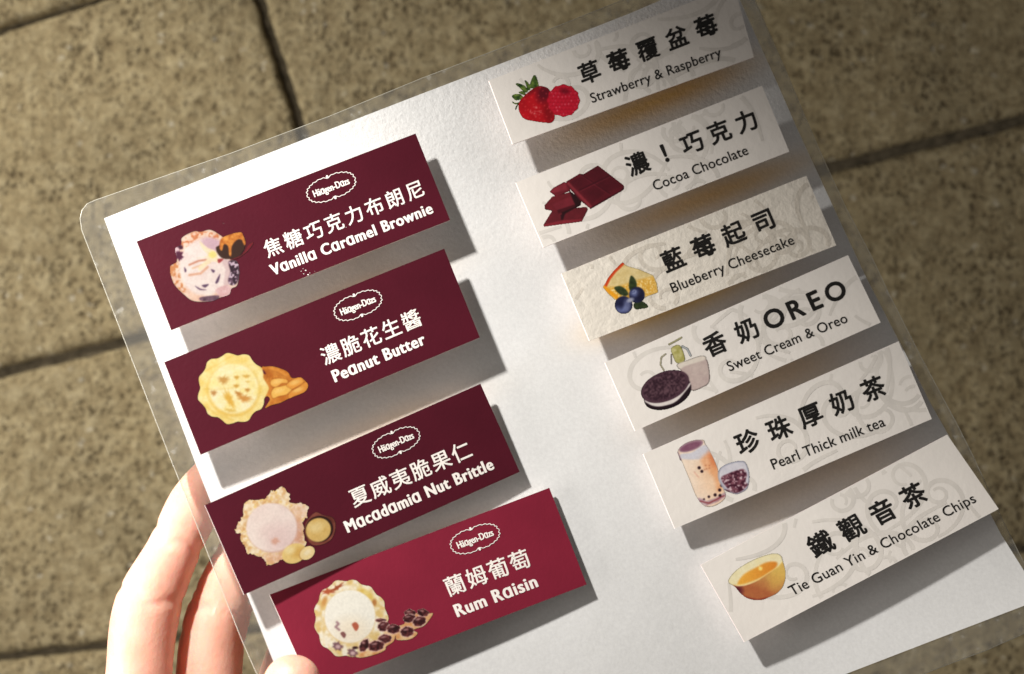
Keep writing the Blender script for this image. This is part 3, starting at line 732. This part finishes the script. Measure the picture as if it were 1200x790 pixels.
def pic_cookie():
    p = Pic(740, 385, 7.53, 720, 760, 10); cream = (206, 196, 182)
    def soft(m, c): p.put(m, c, True)
    m = p.poly([(430, 350), (480, 320), (640, 265), (680, 340), (684, 470), (620, 520), (530, 545), (480, 450)], 14); soft(m, lerp((176, 156, 152), (192, 176, 168), p.nz(50, 1)))
    soft(p.line([(285, 370), (255, 320), (262, 255), (300, 225)], 12, 10), (192, 184, 156)); soft(p.poly([(350, 175), (425, 150), (470, 275), (400, 305), (365, 240)], 10), lerp((158, 152, 84), (190, 184, 130), np.clip(p.nz(24, 3) * 2 - .5, 0, 1)))
    soft(p.line([(330, 140), (380, 115), (440, 80)], 14, 12) , (186, 180, 138)); soft(p.line([(450, 160), (490, 180), (520, 240)], 18, 14), (190, 194, 196)); soft(p.line([(350, 230), (350, 310)], 10, 10), (176, 168, 160))
    soft(p.poly([(400, 320), (480, 285), (620, 240), (650, 275), (480, 330), (430, 360)], 12), (212, 202, 190))
    soft(p.ell(318, 575, 218, 128, -22, .05), (24, 12, 20)); p.put(p.ell(318, 562, 216, 124, -23, .05), (30, 14, 24)); p.put(p.poly([(110, 620), (140, 665), (240, 690), (350, 670), (450, 600), (510, 520), (515, 480), (440, 560), (300, 640), (180, 655)], 7), (212, 204, 200), True)
    p.put(p.poly([(130, 655), (200, 690), (300, 680), (400, 640), (505, 520), (524, 500), (515, 560), (440, 640), (300, 710), (200, 712), (140, 690)], 7), (28, 14, 22), True)
    m = p.ell(295, 512, 222, 128, -22, .05); n = p.nz(14, 6, 2); p.put(m, lerp((46, 26, 36), (92, 66, 74), np.clip(n * 2.6 - .9, 0, 1)), True)
    a = m * (1 - p.ell(295, 508, 196, 106, -22, .05)); p.put(a * .8, (58, 34, 46))
    for k in range(60):
        t = math.radians(k * 6); c, s_ = math.cos(t) * 208, math.sin(t) * 117; r = math.radians(-22)
        x = 295 + c * math.cos(r) - s_ * math.sin(r); y = 510 + c * math.sin(r) + s_ * math.cos(r); p.put(p.ell(x, y, 6, 6, 0, .9) * .5, (110, 84, 92))
    return p
def pic_tea():
    p = Pic(780, 505, 7.9, 790, 720, 11)
    m = p.poly([(112, 190), (160, 130), (250, 90), (345, 85), (365, 120), (415, 200), (480, 350), (490, 450), (545, 560), (550, 620), (480, 680), (400, 702), (340, 680), (280, 600), (220, 450), (140, 260)], 8)
    p.put(m, lerp((226, 200, 176), (238, 222, 204), p.nz(80, 1)), True); p.put(m * p.poly([(140, 215), (240, 200), (360, 130), (420, 205), (340, 260), (150, 260)], 16, True), (200, 198, 206))
    p.put(m * p.poly([(330, 260), (415, 205), (490, 350), (520, 520), (480, 560), (440, 430), (350, 330)], 40), lerp((214, 146, 100), (232, 184, 148), p.nz(40, 3))); p.put(m * p.ell(440, 270, 34, 80, -25, 1) * .7, (200, 104, 60))
    p.put(m * p.ell(440, 460, 120, 200, -20, 1) * .35, (226, 170, 120))
    p.put(p.ell(235, 142, 118, 42, -20, .1), (150, 118, 132), True); p.put(p.ell(232, 145, 100, 30, -20, .2), lerp((116, 70, 92), (136, 92, 112), p.nz(20, 5)))
    p.put(p.line([(115, 200), (140, 270)], 14, 10) * .7, (150, 120, 136), True); p.put(m * p.line([(310, 640), (380, 672), (470, 640), (550, 590)], 40, 16) * .8, lerp((140, 84, 96), (176, 164, 184), p.nz(24, 8)))
    p.put(m * p.line([(320, 650), (400, 670), (540, 600)], 10, 8), (132, 50, 50))
    for x, y, r in ((310, 342, 15), (335, 375, 14), (355, 633, 9), (400, 610, 12), (458, 593, 15), (503, 598, 14), (500, 548, 15), (520, 505, 16)): p.put(p.ell(x, y, r, r, 0, .3), (36, 14, 24), True)
    p.put(p.line([(265, 380), (280, 400), (305, 430)], 7, 8) * .6, (200, 120, 100)); 
    for x, y in ((370, 320), (405, 320), (378, 352), (405, 345), (360, 360)): p.put(p.ell(x, y, 8, 7, 0, .8) * .6, (170, 90, 60))
    m = p.poly([(490, 370), (540, 320), (620, 290), (720, 280), (760, 340), (775, 430), (755, 530), (700, 570), (650, 585), (570, 560), (530, 530), (490, 450)], 8); p.put(m, lerp((186, 184, 196), (212, 208, 212), p.nz(50, 6)), True)
    p.put(m * (1 - p.poly([(505, 372), (545, 330), (620, 302), (715, 292), (748, 340), (762, 430), (745, 520), (650, 572), (575, 550), (505, 450)], 8)) * .6, (136, 140, 158))
    q = p.poly([(515, 430), (580, 395), (660, 365), (720, 355), (750, 400), (740, 470), (760, 500), (700, 560), (640, 575), (590, 550), (530, 480)], 9); p.put(q, lerp((64, 24, 40), (130, 82, 94), np.clip(p.nz(18, 9, 2) * 2.6 - .9, 0, 1)))
    p.put(q * (p.nz(13, 12, 1) > .72), (200, 176, 182)); p.put(p.poly([(550, 540), (600, 560), (570, 565)], 10), (84, 40, 52))
    return p
def pic_bowl():
    p = Pic(845, 635, 9.88, 770, 700, 12); n = p.nz(60, 1)
    m = p.poly([(85, 470), (110, 400), (200, 310), (350, 220), (500, 160), (620, 135), (690, 160), (715, 230), (745, 370), (720, 500), (650, 590), (520, 655), (420, 675), (300, 650), (220, 590), (160, 520)], 12)
    p.put(m, lerp((224, 210, 160), (230, 222, 188), n), True); p.put(p.poly([(190, 480), (260, 380), (400, 300), (520, 240), (620, 230), (650, 260), (600, 330), (450, 420), (300, 480), (220, 500)], 26), lerp((224, 162, 62), (210, 128, 44), np.clip((p.X - 250) / 400, 0, 1)))
    b = p.poly([(135, 500), (200, 515), (300, 500), (420, 450), (560, 360), (660, 290), (712, 240), (745, 370), (720, 500), (650, 590), (520, 655), (420, 675), (300, 650), (220, 590), (165, 530)], 8)
    t = np.clip((p.Y - 300 + (600 - p.X) * .42) / 330, 0, 1); p.put(b, lerp((208, 172, 92), (168, 96, 58), np.clip(t + (n - .5) * .3, 0, 1))); p.put(b * p.ell(190, 570, 60, 60, 50, 1), (88, 30, 40)); p.put(b * p.line([(220, 610), (300, 650), (420, 675), (540, 650)], 20, 20) * .7, (118, 30, 28))
    p.put(b * p.ell(640, 420, 90, 130, 20, 1) * .5, (214, 176, 84)); p.put(p.line([(150, 500), (300, 492), (430, 440), (560, 350), (665, 285), (710, 230)], 10, 12) * .7, (236, 206, 120)); p.put(p.ell(455, 310, 22, 22, 0, 1), (250, 216, 120)); p.put(p.line([(430, 270), (455, 310)], 8, 10) * .7, (240, 224, 170))
    return p

# ------------------------------------------------------------------ the ten cards
RED_G = 'maroon ice cream flavour cards in the left column'
CRM_G = 'cream flavour cards in the right column'
red = [
 dict(c=[(160, 283), (487, 156.5), (527.5, 258), (200.5, 387)], h=[7.5, 7.5, 8.8, 7.2], bow=.0004, label='maroon card with vanilla scoop and caramel brownie cube, topmost of the maroon cards',
      zh=('焦糖巧克力布朗尼', (320, 289.5), (486, 223), 22.5), en=('Vɑnillɑ Cɑrɑmel Brownie', (319.5, 323.5), (508.5, 249.5), 13.3), logo=((388, 219.6), 29.5), pic=pic_brownie, pn='brownie_scoop_picture', gain=.50),
 dict(c=[(192.4, 424.5), (520.5, 291.5), (562.3, 395.6), (235, 533)], h=[7, 8.3, 8.5, 6.8], bow=.0004, label='maroon card with yellow scoop beside peanuts and peanut butter, reading Peanut Butter',
      zh=('濃脆花生醬', (387.4, 414.8), (482, 375), 23.5), en=('Peɑnut Butter', (392.5, 448.4), (500, 403), 14.3), logo=((419.3, 358), 29), pic=pic_peanut, pn='peanut_scoop_picture', gain=.56),
 dict(c=[(240, 592), (563, 449.8), (609, 553), (286, 697)], h=[6.5, 5.4, 3.6, 6.4], bow=.0003, label='maroon card with pinkish scoop and macadamia shell, overhanging the sheet edge by the fingers',
      zh=('夏威夷脆果仁', (421.5, 581), (540.4, 529.5), 24), en=('Mɑcɑdɑmiɑ Nut Brittle', (407.5, 624.8), (580, 549.4), 14.3), logo=((464, 518.6), 29), pic=pic_macadamia, pn='macadamia_scoop_picture', gain=.62),
 dict(c=[(316, 697), (643.7, 571.7), (687.4, 685), (366, 808)], h=[2.6, 2.6, 3.3, 4.2], bow=.0006, label='maroon card with white raisin scoop and dark raisins, brightest lit, above the thumb tip',
      zh=('蘭姆葡萄', (533, 685.4), (608.7, 656.6), 25), en=('Rum Rɑisin', (536, 723.6), (631.5, 687.4), 15.3), logo=((556.5, 631.6), 29.5), pic=pic_rum, pn='rum_raisin_scoop_picture', gain=.64),
]
for i, r in enumerate(red):
    k = Card(r['c'], r['h'], r['bow'], 'flavour_card', r['label'], RED_G, [M_MAROON_LIT if i == 3 else M_MAROON]); k.board()
    t, a, b, em = r['zh']; cjk_line(k, t, a, b, em, .012, M_WHITEINK)
    t, a, b, cap = r['en']; lat_line(k, t, a, b, cap, .040, M_WHITEINK, ls=1.12)
    logo(k, *r['logo'])
    r['pic']().build(k, r['gain'], r['pn'])
    if i == 0:
        rr = random.Random(4); Vs = []; Fs = []
        for cx, cy in [(353, 318), (356, 321), (358, 317), (361, 322), (363, 320), (355, 315), (369, 318), (405.5, 266.5), (262, 262), (330, 352)]:
            n = 5; r0 = rr.uniform(.5, 1.3) if cy > 300 and cx < 366 else .45; b = len(Vs) * n
            q = np.array([(cx + r0 * rr.uniform(.5, 1.3) * math.cos(a), cy + r0 * rr.uniform(.3, .8) * math.sin(a)) for a in np.arange(n) * 2 * math.pi / n])
            Vs.append(k.on(q[:, 0], q[:, 1], .00005)); Fs.append(tuple(range(b, b + n))[::-1])
        sc = mesh('chipped_print', np.vstack(Vs), Fs, M_WHITEINK, k.root); sc['kind'] = 'stuff'
cream = [
 dict(c=[(573, 94.5), (860, -17), (883.5, 67), (601, 169)], h=[9, 9.5, 9.8, 9], bow=.0002, label='cream card with a strawberry and a raspberry, topmost of the cream cards',
      zh=('草莓覆盆莓', (690.5, 84.7), (827, 30.8), 26.5), en=('Strawberry & Raspberry', (693.8, 121), (846, 66), 11.5), pic=pic_berries, pn='berries_picture'),
 dict(c=[(604.6, 214), (893, 100.5), (925, 177.7), (637, 290)], h=[9, 12.5, 12, 9], bow=.0003, label='cream card with broken dark chocolate bar pieces, reading Cocoa Chocolate',
      zh=('濃!巧克力', (746.6, 192), (874.4, 142), 27), en=('Cocoa Chocolate', (767.5, 223.8), (877.5, 180.6), 11.8), pic=pic_chocolate, pn='chocolate_picture'),
 dict(c=[(658, 320.5), (944.8, 206), (980, 287.6), (691, 399.5)], h=[7.6, 10.5, 10.5, 7.4], bow=.0003, label='crinkled cream card with a cheesecake slice and two blueberries',
      zh=('藍莓起司', (788.5, 304), (894.4, 258.5), 27.5), en=('Blueberry Cheesecake', (788.5, 343.4), (931.5, 285.7), 11.8), pic=pic_cheesecake, pn='cheesecake_picture', crumple=True),
 dict(c=[(709, 424.7), (993.7, 299), (1032, 378), (744.5, 505)], h=[6.6, 8, 9.5, 6.4], bow=.0003, label='cream card with a black sandwich cookie before a faded milk jug',
      zh=('香奶OREO', (837.5, 403), (978.3, 341), 28), pos=[0, .265, .49, .672, .83, 1.0], en=('Sweet Cream & Oreo', (855, 435.5), (994, 377.2), 11.8), pic=pic_cookie, pn='cookie_picture'),
 dict(c=[(754, 532), (1053, 400), (1092, 491), (791, 619.5)], h=[5.4, 8, 9, 5.2], bow=.0003, label='cream card with a tall glass of milk tea and a bowl of tapioca pearls',
      zh=('珍珠厚奶茶', (875.7, 517.5), (1023, 455.5), 28.5), en=('Pearl Thick milk tea', (906.5, 550.4), (1038, 498.9), 12.5), pic=pic_tea, pn='milk_tea_picture'),
 dict(c=[(821.3, 662), (1110, 509.5), (1170.4, 596.5), (872.6, 752.5)], h=[5.8, 7.4, 8.8, 6.3], bow=.0003, label='cream card with an orange tea bowl, lowest of the cream cards',
      zh=('鐵觀音茶', (961.4, 637.2), (1070, 580.8), 29.5), en=('Tie Guan Yin & Chocolate Chips', (928.5, 698.5), (1144.5, 588), 12.3), pic=pic_bowl, pn='tea_bowl_picture'),
]
for i, r in enumerate(cream):
    cr = r.get('crumple')
    k = Card(r['c'], r['h'], r['bow'], 'flavour_card', r['label'], CRM_G, [M_CRUMPLE if cr else M_CREAM]); k.board()
    scrolls(k, 11 + i, M_SCROLL2 if cr else M_SCROLL)
    t, a, b, em = r['zh']; cjk_line(k, t, a, b, em, .025, M_BLACKINK, pos=r.get('pos'))
    t, a, b, cap = r['en']; lat_line(k, t, a, b, cap, .008, M_BLACKINK, ls=1.03)
    r['pic']().build(k, 1.05, r['pn'])

# ------------------------------------------------------------------ the hand
def ring_tube(path, radii, flat=1.0, k=28, cap=True):
    """closed lofted limb along a spline with a radius at each joint"""
    path = np.array(path, float); radii = np.array(radii, float); n = len(path); P_ = []; R_ = []
    for i in range(n - 1):
        a = path[max(i - 1, 0)]; b = path[i]; c = path[i + 1]; d = path[min(i + 2, n - 1)]
        ra, rb, rc, rd = radii[max(i - 1, 0)], radii[i], radii[i + 1], radii[min(i + 2, n - 1)]
        for j in range(10):
            t = j / 10
            P_.append(.5 * ((2 * b) + (-a + c) * t + (2 * a - 5 * b + 4 * c - d) * t * t + (-a + 3 * b - 3 * c + d) * t ** 3))
            R_.append(.5 * ((2 * rb) + (-ra + rc) * t + (2 * ra - 5 * rb + 4 * rc - rd) * t * t + (-ra + 3 * rb - 3 * rc + rd) * t ** 3))
    P_.append(path[-1]); R_.append(radii[-1])
    P_ = np.array(P_); R_ = np.array(R_)
    # round tip
    d = P_[-1] - P_[-2]; d /= np.linalg.norm(d); r = R_[-1]
    ex = [P_[-1] + d * r * .95 * math.sin(a) for a in np.linspace(.2, 1.5, 7)]; er = [r * math.cos(a) for a in np.linspace(.2, 1.5, 7)]
    P_ = np.vstack([P_, ex]); R_ = np.concatenate([R_, er])
    d0 = P_[0] - P_[1]; d0 /= np.linalg.norm(d0)
    vs = []; fs = []; m = len(P_)
    for i in range(m):
        t = P_[min(i + 1, m - 1)] - P_[max(i - 1, 0)]; t /= np.linalg.norm(t)
        s = np.cross(t, [0, 0, 1]); s /= np.linalg.norm(s); b = np.cross(s, t)
        for j in range(k):
            a = 2 * math.pi * j / k; vs.append(P_[i] + R_[i] * (math.cos(a) * s + flat * math.sin(a) * b))
    for i in range(m - 1):
        for j in range(k): fs.append((i * k + j, i * k + (j + 1) % k, (i + 1) * k + (j + 1) % k, (i + 1) * k + j))
    fs.append(tuple(range(k))[::-1]); fs.append(tuple((m - 1) * k + j for j in range(k)))
    return vs, fs
def hp(px, py, behind):            # behind: mm behind the sheet's own depth there
    return P(px, py, -behind * .001)
mm = .001
hand_parts = [
    ([hp(215, 1240, 34), hp(185, 1060, 28), hp(160, 880, 23), hp(163, 790, 21), hp(173, 712, 19), hp(203, 645, 15.5), hp(228, 592, 12), hp(250, 556, 9.5)],
     [11 * mm, 10.5 * mm, 9.5 * mm, 8.3 * mm, 8.5 * mm, 6.9 * mm, 6.9 * mm, 5.5 * mm]),                                                  # forefinger
    ([hp(290, 1250, 38), hp(262, 1080, 35), hp(241, 900, 30), hp(245, 790, 26), hp(252, 735, 23.5), hp(268, 690, 20), hp(293, 640, 16), hp(318, 604, 12)],
     [11 * mm, 10.6 * mm, 9.4 * mm, 8.6 * mm, 8.5 * mm, 8.0 * mm, 7.2 * mm, 6.0 * mm]),                                                 # middle finger
    ([hp(365, 1260, 42), hp(345, 1100, 44), hp(330, 930, 44), hp(332, 830, 40), hp(345, 770, 33), hp(372, 720, 25), hp(395, 690, 19)],
     [11 * mm, 10 * mm, 8.8 * mm, 8.2 * mm, 7.8 * mm, 7.0 * mm, 5.8 * mm]),                                                             # ring finger
    ([hp(440, 1270, 42), hp(430, 1130, 44), hp(420, 980, 42), hp(425, 900, 36), hp(440, 850, 28), hp(462, 815, 20)],
     [10 * mm, 8.8 * mm, 7.4 * mm, 6.8 * mm, 6.4 * mm, 5.2 * mm]),                                                                      # little finger
    ([hp(300, 1430, 28), hp(318, 1240, 8), hp(322, 1080, -8), hp(326, 960, -12.5), hp(338, 870, -13), hp(342, 800, -12.2)],
     [15 * mm, 13.5 * mm, 10.5 * mm, 9.0 * mm, 8.4 * mm, 6.9 * mm]),                                                                    # thumb
    ([hp(330, 1900, 40), hp(325, 1700, 40), hp(325, 1500, 40), hp(330, 1330, 40), hp(335, 1230, 40)],
     [27 * mm, 27 * mm, 32 * mm, 34 * mm, 24 * mm]),                                                                                    # palm and wrist
]
V = []; Fh = []
for pth, rad in hand_parts:
    v, f = ring_tube(pth, rad, .92 if len(pth) < 9 else 1); b = len(V); V += list(v); Fh += [tuple(a + b for a in q) for q in f]
tmp = mesh('tmp_hand', V, Fh, None, None, loc=(0, 0, 0))
md = tmp.modifiers.new('r', 'REMESH'); md.mode = 'VOXEL'; md.voxel_size = .0008
md2 = tmp.modifiers.new('s', 'SMOOTH'); md2.iterations = 5; md2.factor = .5
dg = bpy.context.evaluated_depsgraph_get()
hm = bpy.data.meshes.new_from_object(tmp.evaluated_get(dg)); bpy.data.objects.remove(tmp)
# creases at the finger joints, pushed in along the skin's normal
nv = len(hm.vertices); co = np.empty(nv * 3); no = np.empty(nv * 3)
hm.vertices.foreach_get('co', co); hm.vertices.foreach_get('normal', no); co = co.reshape(-1, 3); no = no.reshape(-1, 3)
def crease(px, py, behind, ax, depth_, width, rad):
    c = hp(px, py, behind); a = np.array([ax[0], -ax[1], 0.0]); a /= np.linalg.norm(a)
    d = co - c; t = d @ a; r = np.linalg.norm(d - t[:, None] * a, axis=1)
    wv = .0009 * np.sin(d @ np.array([a[1], -a[0], 0]) * 700)
    return -depth_ * np.exp(-((t - wv) / width) ** 2) * (r < rad)
dsp = 0
for px, py, bh, ax in ((211, 632, 14.5, (27, -60)), (196, 700, 18, (20, -60)), (269, 700, 26, (20, -50)), (253, 742, 30, (10, -50))):
    for o_, dd in ((0, .00040), (4.5, .00020), (-5, .00018)):
        L = math.hypot(*ax); dsp = dsp + crease(px + ax[0] / L * o_, py + ax[1] / L * o_, bh, ax, dd, .00055, .0125)
co = co + no * np.asarray(dsp)[:, None] if not np.isscalar(dsp) else co
horg = hp(325, 1700, 40); hm.vertices.foreach_set('co', (co - horg).ravel())
hm.shade_smooth(); hm.materials.clear(); hm.materials.append(M_SKIN); hm.name = 'hand'
person = thing('person', 'hand holding the laminated sheet at its lower left, fingers behind and thumb in front', 'person', horg)
ho = bpy.data.objects.new('hand', hm); COL.objects.link(ho); ho.parent = person

for o in S.objects:
    if '_org' in o: del o['_org']
